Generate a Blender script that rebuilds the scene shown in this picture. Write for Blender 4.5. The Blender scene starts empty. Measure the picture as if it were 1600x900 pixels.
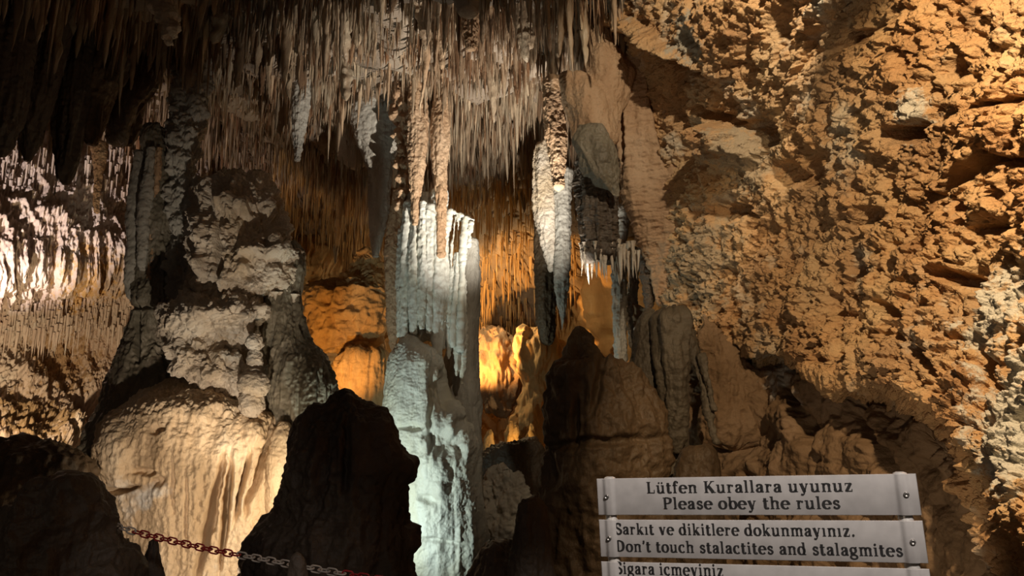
import bpy, math, random
import numpy as np
from mathutils import Vector

# ------------------------------------------------------------------ camera, light, exposure
SC = bpy.context.scene
COL = SC.collection
F_PX, PITCH, EYE = 1155.0, math.radians(11.0), 1.6
CP, SP = math.cos(PITCH), math.sin(PITCH)

def P(px, py, d):
    """world point on the line of sight through photo pixel (px, py) at distance d ahead of the visitor"""
    a, b = (px - 800.0) / F_PX, (py - 450.0) / F_PX
    k = d / (CP + SP * b)
    return np.array((a * k, d, EYE + k * (SP - CP * b)))

def proj(v):
    q = v - np.array((0, 0, EYE))
    dep = q[:, 1] * CP + q[:, 2] * SP
    up = -q[:, 1] * SP + q[:, 2] * CP
    return 800 + F_PX * q[:, 0] / dep, 450 - F_PX * up / dep

cam = bpy.data.cameras.new('camera')
cam.sensor_width, cam.lens = 36.0, 36.0 * F_PX / 1600.0
cam.clip_start, cam.clip_end = 0.05, 100
co = bpy.data.objects.new('camera', cam)
co.location, co.rotation_euler = (0, 0, EYE), (math.pi / 2 + PITCH, 0, 0)
COL.objects.link(co)
SC.camera = co
SC.view_settings.view_transform = 'Standard'
SC.view_settings.look = 'None'
SC.view_settings.exposure, SC.view_settings.gamma = 0.0, 1.0
SC.view_settings.use_curve_mapping = False
w = bpy.data.worlds.new('world'); SC.world = w; w.use_nodes = True
w.node_tree.nodes['Background'].inputs[0].default_value = (1.0, 0.78, 0.6, 1)
w.node_tree.nodes['Background'].inputs[1].default_value = 0.006

def spot(name, loc, target, power, col, angle=90, blend=0.6, radius=0.04):
    l = bpy.data.lights.new(name, 'SPOT')
    l.energy, l.color, l.spot_size, l.spot_blend, l.shadow_soft_size = power, col, math.radians(angle), blend, radius
    o = bpy.data.objects.new(name, l)
    o.location = Vector(loc)
    o.rotation_euler = (Vector(target) - Vector(loc)).to_track_quat('-Z', 'Y').to_euler()
    COL.objects.link(o)

def bulb(name, loc, power, col, radius=0.05):
    l = bpy.data.lights.new(name, 'POINT')
    l.energy, l.color, l.shadow_soft_size = power, col, radius
    o = bpy.data.objects.new(name, l)
    o.location = Vector(loc)
    COL.objects.link(o)

WARM, NEUT, COOL, ORNG = (1, .74, .45), (1, .86, .68), (.82, 1, .92), (1, .48, .12)
#LIGHTS
spot('ceiling_flood', P(915, 660, 6.0), P(690, 50, 8.6), 1150, (1, .92, .80), 59, .8, .02)
spot('column_flood', P(485, 850, 6.6), P(690, 640, 8.0), 115, COOL, 132, .6, .03)
spot('flowstone_flood', P(462, 800, 6.2), P(300, 740, 6.7), 34, (1, .80, .54), 150, .6, .05)
spot('mound_fill', P(240, 1040, 4.4), P(290, 790, 7.0), 150, (1, .80, .60), 52, .6, .04)  # unseen front light added to brighten the cream mound
spot('left_formation_flood', P(340, 1010, 4.6), P(360, 500, 7.3), 190, (1, .85, .66), 36, .5, .03)
spot('wall_flood', P(1640, -480, 1.45), P(1750, 120, 2.2), 270, (1, .72, .42), 104, .3, .04)
spot('wall_fill', (-.6, 2.6, 1.4), P(1130, 130, 5.2), 45, (1, .80, .56), 56, .8, .08)  # unseen fill added from the left for the ochre wall
spot('wall_graze_light', P(1250, -420, 3.0), P(1085, 200, 5.8), 215, (1, .82, .58), 66, .6, .04)  # unseen grazing light added to bring out the wall's relief
spot('pink_wall_flood', P(-140, 480, 7.6), P(60, 310, 9.8), 330, (1, .84, .80), 70, .6, .03)
spot('ochre_wall_flood', P(-50, 720, 7.6), P(110, 490, 9.8), 190, WARM, 90, .6, .04)
spot('deep_orange_lamp', P(700, 600, 13.2), P(830, 450, 15.8), 700, ORNG, 80, .5, .06)
spot('rear_orange_lamp', P(478, 630, 9.6), P(565, 500, 11.8), 110, ORNG, 75, .7, .05)
bulb('deep_warm_lamp', P(752, 480, 13.6), 60, (1, .78, .45), .03)
bulb('grotto_lamp', P(800, 690, 11.9), 5, (1, .6, .2), .03)
spot('sign_fill', (.75, -.5, 3.3), P(1180, 820, 1.87), 400, (1, .91, .84), 26, .6, .08)  # unseen spot added behind the viewpoint to brighten the plates
spot('lower_wall_fill', (.75, 2.35, .75), P(1410, 690, 4.0), 26, (1, .80, .56), 52, .8, .06)  # unseen fill added behind the sign to lift the lower wall
spot('chain_fill', (.2, .3, 2.2), P(390, 866, 3.2), 48, (1, .88, .8), 26, .8, .08)  # unseen narrow light added to brighten the chain links
spot('dim_fill', (-2.5, -1.0, 2.5), P(700, 700, 6), 34, (1, .8, .62), 120, 1, .4)
#ENDLIGHTS

# ------------------------------------------------------------------ noise
_rng = np.random.RandomState(7)
_PERM = np.concatenate([_rng.permutation(256)] * 3).astype(np.int32)
_G = _rng.normal(size=(256, 3)); _G /= np.linalg.norm(_G, axis=1)[:, None]
_G = _G.astype(np.float32)
_R = _rng.rand(256, 3).astype(np.float32)

def pn(p):
    p = p.astype(np.float32)
    i = np.floor(p).astype(np.int32); f = p - i
    u = f * f * f * (f * (f * 6 - 15) + 10)
    i &= 255
    def g(a, b, c):
        h = _PERM[_PERM[_PERM[i[:, 0] + a] + i[:, 1] + b] + i[:, 2] + c]
        d = _G[h]
        return d[:, 0] * (f[:, 0] - a) + d[:, 1] * (f[:, 1] - b) + d[:, 2] * (f[:, 2] - c)
    x = u[:, 0]
    def lx(b, c):
        q = g(0, b, c); return q + x * (g(1, b, c) - q)
    y, z = u[:, 1], u[:, 2]
    a = lx(0, 0); a = a + y * (lx(1, 0) - a)
    b = lx(0, 1); b = b + y * (lx(1, 1) - b)
    return (a + z * (b - a)) * 1.6

def fbm(p, o=4, gain=.5):
    s, a = 0, 1.0
    for k in range(o):
        s = s + a * pn(p + 17.3 * k); p = p * 2.03; a *= gain
    return s

def ridged(p, o=3, gain=.5):
    s, a = 0, 1.0
    for k in range(o):
        s = s + a * (1 - 2 * np.abs(pn(p + 9.1 * k))); p = p * 2.07; a *= gain
    return s

def worley(p):
    p = p.astype(np.float32)
    i = np.floor(p).astype(np.int32); f = p - i; i &= 255
    f1 = np.full(len(p), 9.0, np.float32); f2 = f1.copy()
    for a in (-1, 0, 1):
        for b in (-1, 0, 1):
            for c in (-1, 0, 1):
                h = _PERM[_PERM[_PERM[(i[:, 0] + a) & 255] + ((i[:, 1] + b) & 255)] + ((i[:, 2] + c) & 255)]
                q = _R[h] + np.array((a, b, c), np.float32) - f
                d = np.sqrt((q * q).sum(1))
                f2 = np.minimum(f2, np.maximum(f1, d)); f1 = np.minimum(f1, d)
    return f1, f2

def disp(v, terms, seed=0.0):
    """sum of noise terms (kind, amplitude, fx, fy, fz) in metres"""
    s = np.zeros(len(v), np.float32)
    for n, (k, a, fx, fy, fz) in enumerate(terms):
        p = v * np.array((fx, fy, fz)) + 31.7 * n + seed
        if k == 'n': s += a * fbm(p)
        elif k == 's': s += a * fbm(p, 2)
        elif k == 'r': s += a * (ridged(p) - .3)
        elif k == 'b': s -= a * (np.abs(fbm(p, 3)) - .25)
        elif k == 'k': s += a * (.55 - worley(p)[0]) * 1.6
        elif k == 'c':
            f1, f2 = worley(p + .35 * pn(p * 1.3)[:, None]); s -= a * np.clip(1 - (f2 - f1) * 5, 0, 1)
        elif k == 'q':
            f1, f2 = worley(p + .3 * pn(p * 1.7)[:, None]); s += a * np.clip((f2 - f1) * 1.6, 0, .6)
        elif k == 'p':  # pits
            t = fbm(p, 3); s -= a * np.clip((t - .28) * 4, 0, 1)
    return s

# ------------------------------------------------------------------ mesh helpers
def mk(name, v, f, m, loc=None, parent=None, smooth=True, tone=None):
    me = bpy.data.meshes.new(name)
    loc = np.zeros(3) if loc is None else np.asarray(loc, float)
    v = (np.asarray(v) - loc).astype(np.float32); f = np.asarray(f, np.int32)
    me.vertices.add(len(v)); me.vertices.foreach_set('co', v.ravel())
    n, k = f.shape
    me.loops.add(n * k); me.loops.foreach_set('vertex_index', f.ravel())
    me.polygons.add(n); me.polygons.foreach_set('loop_start', np.arange(0, n * k, k, dtype=np.int32))
    me.update(calc_edges=True)
    if smooth: me.shade_smooth()
    if tone is not None:
        a = me.attributes.new('tone', 'FLOAT', 'POINT'); a.data.foreach_set('value', np.asarray(tone, np.float32))
    me.materials.append(m)
    o = bpy.data.objects.new(name, me)
    o.location = loc
    COL.objects.link(o)
    if parent is not None:
        o.parent = parent; o.location = loc - np.array(parent.location)
    return o

def tag(o, label=None, cat=None, group=None, kind=None):
    if label: o['label'] = label
    if cat: o['category'] = cat
    if group: o['group'] = group
    if kind: o['kind'] = kind
    return o

def empty(name, loc):
    o = bpy.data.objects.new(name, None); o.location = loc; COL.objects.link(o); return o

def grid_faces(nu, nv, wrap=False):
    i, j = np.meshgrid(np.arange(nv - 1), np.arange(nu if wrap else nu - 1), indexing='ij')
    j2 = (j + 1) % nu
    return np.stack([i * nu + j, i * nu + j2, (i + 1) * nu + j2, (i + 1) * nu + j], -1).reshape(-1, 4)

def grid_normals(v, nu, nv, wrap=False):
    g = v.reshape(nv, nu, 3)
    du = (np.roll(g, -1, 1) - np.roll(g, 1, 1)) if wrap else np.gradient(g, axis=1)
    n = np.cross(du, np.gradient(g, axis=0)).reshape(-1, 3)
    return n / (np.linalg.norm(n, axis=1)[:, None] + 1e-12)

def crom(pts, n):
    """Catmull-Rom through evenly numbered control points, n samples"""
    pts = np.asarray(pts, float); k = len(pts)
    t = np.linspace(0, k - 1, n); i = np.minimum(t.astype(int), k - 2); f = (t - i)[(...,) + (None,) * (pts.ndim - 1)]
    g = lambda q: pts[np.clip(q, 0, k - 1)]
    a, b, c, d = g(i - 1), g(i), g(i + 1), g(i + 2)
    return .5 * (2 * b + (c - a) * f + (2 * a - 5 * b + 4 * c - d) * f * f + (3 * b - a - 3 * c + d) * f ** 3)

def dents(v, n, items):
    """local hollows (+) and bosses (-): (px, py, half width, half height, turn in degrees, depth) on the side facing the visitor"""
    s = np.zeros(len(v), np.float32)
    if not items: return s
    x, y = proj(v)
    eye = np.array((0, 0, EYE)); front = ((eye - v) * n).sum(1) > 0
    wb = pn(v * 6.0) + .5 * pn(v * 15.0)
    for px, py, a, b, ang, dep in items:
        wob = wb * min(9, .6 * min(a, b))
        c, si = math.cos(math.radians(ang)), math.sin(math.radians(ang))
        q = (x - px + wob), (y - py + np.roll(wob, 3))
        r = ((q[0] * c + q[1] * si) / a) ** 2 + ((-q[0] * si + q[1] * c) / b) ** 2
        s -= dep * np.exp(-np.minimum(r * r, 30)) * front
    return s

def surface(name, cols, nu, nv, terms, m, holes=(), seed=0.0, kind='structure', label=None, cat=None, parent=None):
    """rock face through a table of control columns of (px, py, d), displaced along its normal"""
    c = np.array(cols, float); c[..., 2] = 1 / c[..., 2]
    g = crom(c, nu)                                      # (nu, rows, 3)
    g = crom(g.transpose(1, 0, 2), nv).reshape(-1, 3)    # (nv*nu, 3)
    v = P3(g[:, 0], g[:, 1], 1 / g[:, 2])
    n = grid_normals(v, nu, nv)
    if ((np.array((0, 0, EYE)) - v) * n).sum() < 0: n = -n; flip = True
    else: flip = False
    v = v + n * (disp(v, terms, seed) + dents(v, n, holes))[:, None]
    f = grid_faces(nu, nv)
    o = mk(name, v, f[:, ::-1] if flip else f, m, loc=v[-nu // 2 - 1], parent=parent)
    return tag(o, label, cat, kind=kind)

def P3(px, py, d):
    a, b = (px - 800.0) / F_PX, (py - 450.0) / F_PX
    k = d / (CP + SP * b)
    return np.stack([a * k, d * np.ones_like(k), EYE + k * (SP - CP * b)], -1)

def tower(name, rows, nt, nz, terms, m, asp=.8, holes=(), seed=0.0, parent=None, label=None, cat=None, group=None, base='bottom', cap=.5, tone=None, power=1.0):
    """upright or hanging rock body: rows of (py, left px, right px, distance), elliptical across, closed at both ends"""
    r = np.array(rows, float)
    L, R = P3(r[:, 1], r[:, 0], r[:, 3]), P3(r[:, 2], r[:, 0], r[:, 3])
    c = (L + R) / 2; rad = np.linalg.norm(R - L, axis=1) / 2
    q = np.concatenate([c, rad[:, None]], 1)
    seg = np.concatenate([[0], np.cumsum(np.linalg.norm(np.diff(c, axis=0), axis=1) + np.abs(np.diff(rad)))])
    dense = crom(q, 40 * len(q)); dsg = np.interp(np.linspace(0, len(q) - 1, 40 * len(q)), np.arange(len(q)), seg)
    t = np.linspace(0, seg[-1], nz)
    q = np.stack([np.interp(t, dsg, dense[:, k]) for k in range(4)], 1)
    # rounded ends
    ends = []
    for e, s in ((0, 1), (-1, -1)):
        k = np.linspace(0, 1, 6)[:-1]
        rr = q[e, 3] * np.sqrt(np.clip(1 - (1 - k) ** 2, 1e-4, 1)) * .999
        ax = (q[e, :3] - q[e + s, :3]); ax = ax / (np.linalg.norm(ax) + 1e-9)
        cc = q[e, :3] + ax * (1 - k)[:, None] * q[e, 3] * cap
        ends.append(np.concatenate([cc, rr[:, None]], 1))
    q = np.concatenate([ends[0], q, ends[1][::-1]]); nz = len(q)
    th = np.linspace(0, 2 * math.pi, nt, endpoint=False)
    cs, sn = np.cos(th), np.sin(th)
    if power != 1.0: cs, sn = np.sign(cs) * np.abs(cs) ** power, np.sign(sn) * np.abs(sn) ** power
    v = np.stack([q[:, 0, None] + q[:, 3, None] * cs, q[:, 1, None] + asp * q[:, 3, None] * sn, q[:, 2, None] + 0 * cs], -1).reshape(-1, 3)
    n = grid_normals(v, nt, nz, True)
    if (n * (v - np.repeat(q[:, :3], nt, 0))).sum() < 0: n = -n
    fade = np.clip(np.repeat(q[:, 3], nt) / (.25 * q[:, 3].max() + 1e-6), .05, 1)
    v = v + n * (disp(v, terms, seed) * fade + dents(v, n, holes))[:, None]
    f = grid_faces(nt, nz, True)
    a, b = len(v), len(v) + 1
    v = np.concatenate([v, v[:nt].mean(0)[None], v[-nt:].mean(0)[None]])
    j = np.arange(nt)
    f = np.concatenate([f, np.stack([j, (j + 1) % nt, 0 * j + a, 0 * j + a], -1)[:0], np.zeros((0, 4), int)])
    # end fans as quads made of two neighbouring triangles
    e = np.arange(0, nt - 1, 2)
    fan1 = np.stack([0 * e + a, (e + 2) % nt, e + 1, e], -1)
    o0 = (nz - 1) * nt
    fan2 = np.stack([0 * e + b, o0 + e, o0 + e + 1, o0 + (e + 2) % nt], -1)
    f = np.concatenate([f, fan1, fan2])
    # outward winding
    p0, p1, p2 = v[f[:, 0]], v[f[:, 1]], v[f[:, 2]]
    ctr = np.repeat(q[:, :3], nt, 0)
    k0 = nt * (nz // 2)
    fn = np.cross(p1 - p0, p2 - p0)[k0:k0 + nt]
    if (fn * (p0[k0:k0 + nt] - ctr[k0])).sum() < 0: f = f[:, ::-1]
    lo = q[np.argmin(q[:, 2]), :3] if base == 'bottom' else q[np.argmax(q[:, 2]), :3]
    o = mk(name, v, f, m, loc=lo, parent=parent, tone=None if tone is None else np.full(len(v), tone))
    return tag(o, label, cat, group)

# ------------------------------------------------------------------ materials
def rock(name, c1, c2, c3, scale=2.0, stretch=1.0, white=0.0, wcol=(.72, .70, .64), bump=.5, fine=45.0, rough=.75, spec=.35, tone=False, pos=.5, alt=None, altamt=0.0, spots=()):
    m = bpy.data.materials.new(name); m.use_nodes = True
    t = m.node_tree; N = t.nodes; Lk = t.links.new
    b = N['Principled BSDF']
    geo = N.new('ShaderNodeNewGeometry')
    mp = N.new('ShaderNodeMapping'); mp.inputs['Scale'].default_value = (1, 1, 1 / stretch)
    Lk(geo.outputs['Position'], mp.inputs['Vector'])
    n1 = N.new('ShaderNodeTexNoise'); n1.inputs['Scale'].default_value = scale; n1.inputs['Detail'].default_value = 7; n1.inputs['Roughness'].default_value = .62
    Lk(mp.outputs[0], n1.inputs['Vector'])
    r = N.new('ShaderNodeValToRGB'); e = r.color_ramp.elements
    e[0].position, e[0].color = .34, (*c1, 1); e[1].position, e[1].color = .68, (*c3, 1)
    x = e.new(pos); x.color = (*c2, 1)
    Lk(n1.outputs['Fac'], r.inputs['Fac'])
    col = r.outputs['Color']
    def mix(fac, a, bcol, amount=None):
        q = N.new('ShaderNodeMix'); q.data_type = 'RGBA'
        Lk(fac, q.inputs['Factor']); Lk(a, q.inputs[6])
        if isinstance(bcol, tuple): q.inputs[7].default_value = (*bcol, 1)
        else: Lk(bcol, q.inputs[7])
        return q.outputs[2]
    def patch(sc, lo, hi, amt, detail=5, off=0.0, st=1.0):
        mq = N.new('ShaderNodeMapping'); mq.inputs['Location'].default_value = (off, off * 1.7, off * .6); mq.inputs['Scale'].default_value = (1, 1, 1 / st)
        Lk(geo.outputs['Position'], mq.inputs['Vector'])
        n = N.new('ShaderNodeTexNoise'); n.inputs['Scale'].default_value = sc; n.inputs['Detail'].default_value = detail; n.inputs['Roughness'].default_value = .65
        Lk(mq.outputs[0], n.inputs['Vector'])
        k = N.new('ShaderNodeMapRange'); k.inputs['From Min'].default_value = lo; k.inputs['From Max'].default_value = hi; k.inputs['To Max'].default_value = amt
        Lk(n.outputs['Fac'], k.inputs['Value'])
        return k.outputs[0]
    if alt is not None: col = mix(patch(.9, .47, .62, altamt, off=5.3, st=stretch), col, alt)
    if white > 0: col = mix(patch(1.6, .66 - .22 * white, .76 - .18 * white, .9, off=11.0), col, wcol)
    for (pt, rad, scol) in spots:      # mineral stains of a shape of their own
        vs = N.new('ShaderNodeVectorMath'); vs.operation = 'DISTANCE'; vs.inputs[1].default_value = tuple(pt)
        Lk(geo.outputs['Position'], vs.inputs[0])
        nn = N.new('ShaderNodeTexNoise'); nn.inputs['Scale'].default_value = 6.5 / rad ** .5; nn.inputs['Detail'].default_value = 6; nn.inputs['Roughness'].default_value = .7
        Lk(geo.outputs['Position'], nn.inputs['Vector'])
        ma = N.new('ShaderNodeMath'); ma.operation = 'MULTIPLY_ADD'; ma.inputs[1].default_value = rad * 3.2; Lk(nn.outputs['Fac'], ma.inputs[0]); Lk(vs.outputs['Value'], ma.inputs[2])
        k = N.new('ShaderNodeMapRange'); k.inputs['From Min'].default_value = rad * 2.1; k.inputs['From Max'].default_value = rad * 2.5; k.inputs['To Min'].default_value = .92; k.inputs['To Max'].default_value = 0
        Lk(ma.outputs[0], k.inputs['Value']); col = mix(k.outputs[0], col, scol)
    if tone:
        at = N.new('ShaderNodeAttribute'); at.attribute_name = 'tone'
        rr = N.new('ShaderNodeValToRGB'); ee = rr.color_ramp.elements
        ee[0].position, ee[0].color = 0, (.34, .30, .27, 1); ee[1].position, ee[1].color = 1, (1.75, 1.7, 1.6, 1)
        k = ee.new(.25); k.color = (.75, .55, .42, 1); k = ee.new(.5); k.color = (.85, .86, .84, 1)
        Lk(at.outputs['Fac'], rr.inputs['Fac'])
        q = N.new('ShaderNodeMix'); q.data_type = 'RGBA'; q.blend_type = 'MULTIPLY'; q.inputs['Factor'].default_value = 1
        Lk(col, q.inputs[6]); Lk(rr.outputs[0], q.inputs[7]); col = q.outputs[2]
    Lk(col, b.inputs['Base Color'])
    b.inputs['Roughness'].default_value = rough; b.inputs['Specular IOR Level'].default_value = spec
    n2 = N.new('ShaderNodeTexNoise'); n2.inputs['Scale'].default_value = fine; n2.inputs['Detail'].default_value = 4; n2.inputs['Roughness'].default_value = .6
    m2 = N.new('ShaderNodeMapping'); m2.inputs['Scale'].default_value = (1, 1, 1 / max(1, stretch * .6)); Lk(geo.outputs['Position'], m2.inputs['Vector'])
    Lk(m2.outputs[0], n2.inputs['Vector'])
    bp = N.new('ShaderNodeBump'); bp.inputs['Strength'].default_value = bump; bp.inputs['Distance'].default_value = .03
    Lk(n2.outputs['Fac'], bp.inputs['Height']); Lk(bp.outputs[0], b.inputs['Normal'])
    return m

def plain(name, col, rough=.5, metal=0.0, coat=0.0, bump=0.0):
    m = bpy.data.materials.new(name); m.use_nodes = True
    N, Lk = m.node_tree.nodes, m.node_tree.links.new
    b = N['Principled BSDF']
    g = N.new('ShaderNodeNewGeometry'); n = N.new('ShaderNodeTexNoise'); n.inputs['Scale'].default_value = 30; n.inputs['Detail'].default_value = 5
    Lk(g.outputs['Position'], n.inputs['Vector'])
    r = N.new('ShaderNodeValToRGB'); e = r.color_ramp.elements
    e[0].position, e[0].color = .3, (*[c * .88 for c in col], 1); e[1].position, e[1].color = .7, (*[min(1, c * 1.06) for c in col], 1)
    Lk(n.outputs['Fac'], r.inputs['Fac']); Lk(r.outputs[0], b.inputs['Base Color'])
    b.inputs['Roughness'].default_value, b.inputs['Metallic'].default_value, b.inputs['Coat Weight'].default_value = rough, metal, coat
    b.inputs['Coat Roughness'].default_value = .04
    return m

M_CEIL = rock('ceiling_stone', (.16, .12, .085), (.26, .20, .15), (.36, .29, .22), 2.2, 3, bump=.5)
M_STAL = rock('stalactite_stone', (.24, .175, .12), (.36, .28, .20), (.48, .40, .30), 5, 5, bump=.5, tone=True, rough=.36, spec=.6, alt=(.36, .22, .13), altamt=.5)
GW = (.66, .64, .56)
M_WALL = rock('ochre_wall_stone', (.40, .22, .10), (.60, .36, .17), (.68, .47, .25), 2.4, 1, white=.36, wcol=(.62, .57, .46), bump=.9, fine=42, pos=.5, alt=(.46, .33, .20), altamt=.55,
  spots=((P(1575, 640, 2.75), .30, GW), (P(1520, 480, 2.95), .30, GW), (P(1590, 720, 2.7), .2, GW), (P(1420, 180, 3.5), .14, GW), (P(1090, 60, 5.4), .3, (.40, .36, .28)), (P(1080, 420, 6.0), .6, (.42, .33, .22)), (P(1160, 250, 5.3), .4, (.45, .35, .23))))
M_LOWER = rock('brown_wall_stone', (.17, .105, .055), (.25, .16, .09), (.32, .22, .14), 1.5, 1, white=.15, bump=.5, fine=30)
M_BACK = rock('rear_wall_stone', (.34, .22, .12), (.48, .33, .19), (.56, .42, .27), 1.6, 3, bump=.6, fine=30)
M_PINK = rock('pinkish_flowstone', (.56, .44, .36), (.68, .56, .47), (.76, .67, .58), 2.5, 5, white=.3, bump=.6, alt=(.60, .46, .36), altamt=.4, spots=((P(130, 430, 10.0), .55, (.62, .38, .13)), (P(100, 560, 10.4), .6, (.46, .30, .16)), (P(60, 640, 9.4), .7, (.36, .24, .12)), (P(95, 550, 9.8), .12, (.55, .54, .50))))
M_CREAM = rock('cream_flowstone', (.50, .36, .22), (.66, .50, .33), (.74, .62, .46), 3.0, 5, white=.25, wcol=(.70, .68, .64), bump=.5, fine=55, rough=.6)
M_PALE = rock('pale_calcite', (.50, .48, .42), (.60, .59, .53), (.66, .66, .62), 2.5, 3, bump=.35, fine=60, rough=.5, alt=(.66, .60, .42), altamt=.6)
M_KNOB = rock('knobbly_limestone', (.42, .34, .26), (.58, .49, .39), (.70, .63, .54), 3.0, 1, white=.25, bump=.6, fine=50, alt=(.50, .36, .20), altamt=.6)
M_GREY = rock('grey_limestone', (.27, .24, .20), (.38, .35, .30), (.48, .46, .41), 2.5, 3, bump=.5, fine=45, rough=.65)
M_BROWN = rock('brown_flowstone', (.34, .20, .11), (.46, .30, .18), (.54, .38, .25), 2.5, 2, bump=.6, fine=40, rough=.6)
M_DARK = rock('unlit_dark_rock', (.060, .044, .032), (.09, .068, .050), (.135, .105, .08), 2.0, 3, bump=.5, fine=30, rough=.55)  # very dark base colour carries the shade of these unlit forms
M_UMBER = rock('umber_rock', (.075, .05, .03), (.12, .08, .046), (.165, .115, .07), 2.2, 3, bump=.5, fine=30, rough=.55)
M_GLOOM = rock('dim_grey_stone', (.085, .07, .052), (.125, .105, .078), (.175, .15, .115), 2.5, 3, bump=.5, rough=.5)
M_WING = rock('olive_drapery_stone', (.13, .11, .08), (.19, .165, .12), (.26, .22, .17), 2.5, 2, bump=.35, rough=.5)
M_OCHRE = rock('deep_ochre_stone', (.42, .25, .10), (.56, .36, .16), (.66, .48, .26), 2.0, 4, bump=.6, fine=35)

# ------------------------------------------------------------------ the setting
def world_grid(name, x0, x1, y0, y1, nu, nv, zf, terms, m, up, seed=0.0):
    x, y = np.meshgrid(np.linspace(x0, x1, nu), np.linspace(y0, y1, nv))
    v = np.stack([x.ravel(), y.ravel(), zf(x.ravel(), y.ravel())], -1)
    v[:, 2] += disp(v * np.array((1, 1, 0)), terms, seed)
    f = grid_faces(nu, nv)
    return tag(mk(name, v, f if up else f[:, ::-1], m, loc=(0, y0, v[:, 2].min())), kind='structure')

def ceil_z(x, y):
    z = 5.65 + .30 * np.sin(x * .7 + 1) * np.cos(y * .5) - np.clip(y - 12.5, 0, 9) * .36
    z = z - np.clip(-x - 3.6, 0, 3) * .12
    sm = lambda t: np.clip(t, 0, 1) ** 2 * (3 - 2 * np.clip(t, 0, 1))
    return z + .95 * sm((-x - 2.6) / 1.4) * sm((y - 7.4) / 1.2)
world_grid('ceiling', -11, 4.5, -2, 22, 200, 300, ceil_z, [('n', .25, .7, .7, 0), ('k', .12, 2.2, 2.2, 0), ('n', .05, 6, 6, 0)], M_CEIL, False)
world_grid('floor', -11, 5, -2, 22, 160, 200, lambda x, y: .0 * x - .05 + .12 * np.clip(y - 9, 0, 6), [('n', .12, .8, .8, 0), ('n', .03, 5, 5, 0)], M_UMBER, True)

WT = [('n', .12, .9, .9, .9), ('b', .06, 2.0, 2.0, 2.0), ('q', .05, 3.4, 3.4, 2.8), ('c', .03, 5.5, 5.5, 5.5), ('b', .045, 6, 6, 6), ('p', .05, 8, 8, 8), ('q', .03, 11, 11, 11), ('n', .03, 13, 13, 13), ('b', .016, 24, 24, 24), ('p', .018, 22, 22, 22), ('q', .010, 40, 40, 40)]
surface('wall_right', [
    [(905, -260, 6.3), (935, 0, 6.5), (985, 160, 6.55), (1005, 320, 6.55), (1030, 450, 6.4), (1045, 540, 6.2), (1050, 566, 6.3), (1050, 572, 6.9)],
    [(1010, -260, 5.3), (1030, 0, 5.6), (1060, 160, 5.9), (1075, 320, 6.0), (1095, 440, 5.9), (1110, 515, 5.8), (1112, 535, 5.9), (1112, 548, 6.5)],
    [(1130, -260, 4.6), (1140, 0, 4.9), (1155, 170, 5.2), (1170, 330, 5.3), (1190, 450, 5.2), (1205, 530, 5.1), (1212, 552, 5.15), (1212, 560, 5.9)],
    [(1260, -260, 3.8), (1260, 0, 4.2), (1265, 180, 4.5), (1275, 340, 4.6), (1285, 480, 4.5), (1292, 560, 4.4), (1296, 586, 4.45), (1298, 586, 5.3)],
    [(1390, -260, 3.2), (1385, 0, 3.5), (1380, 190, 3.8), (1380, 350, 3.95), (1380, 500, 3.85), (1375, 585, 3.75), (1390, 612, 3.75), (1405, 618, 4.5)],
    [(1520, -260, 2.7), (1505, 0, 3.0), (1490, 200, 3.2), (1480, 370, 3.35), (1465, 520, 3.3), (1455, 620, 3.2), (1462, 655, 3.2), (1470, 690, 3.6)],
    [(1680, -260, 2.25), (1650, 0, 2.5), (1620, 200, 2.65), (1600, 380, 2.75), (1570, 560, 2.8), (1540, 720, 2.75), (1545, 800, 2.75), (1550, 900, 2.9)],
    [(1950, -260, 1.8), (1900, 0, 1.95), (1850, 220, 2.0), (1800, 420, 2.1), (1760, 620, 2.2), (1720, 820, 2.3), (1710, 950, 2.35), (1700, 1080, 2.4)],
], 1000, 900, WT, M_WALL, holes=[
    (1500, 262, 34, 11, -38, .30), (1462, 305, 9, 30, 25, .16), (1212, 42, 18, 26, 0, .22), (1165, 90, 8, 26, -20, .14), (1178, 210, 26, 22, 0, .24), (1262, 268, 14, 20, 20, .2),
    (1410, 208, 22, 10, 0, .16), (1352, 340, 24, 14, -20, .16), (1290, 300, 7, 55, 3, .15), (1478, 430, 30, 10, 15, .18), (1130, 330, 30, 17, 0, .22), (1220, 272, 24, 22, 0, .18),
    (1125, 188, 46, 10, 20, .22), (1128, 222, 34, 36, 0, -.32), (1530, 350, 34, 7, -20, .12), (1520, 570, 10, 40, -20, .18), (1585, 640, 24, 9, -25, .14), (1420, 200, 30, 8, -25, .1),
    (1000, 40, 110, 12, 33, -.2), (1040, 80, 70, 12, 33, .16), (1330, 410, 12, 22, 0, .16), (1540, 160, 50, 6, -8, .1), (1270, 60, 12, 40, 30, .14), (1340, 60, 40, 9, -30, .12),
    (1070, 220, 10, 40, 15, .12), (1440, 560, 8, 30, -30, .12), (1300, 480, 10, 30, -30, .08), (1560, 250, 40, 8, 10, .1), (1480, 110, 12, 30, 25, .12), (1380, 480, 30, 8, 30, .12)])
LT = [('n', .12, .8, .8, .8), ('b', .09, 1.8, 1.8, 1.5), ('q', .06, 2.3, 2.3, 1.9), ('c', .03, 3, 3, 3), ('n', .03, 7, 7, 7), ('b', .02, 12, 12, 12)]
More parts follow.
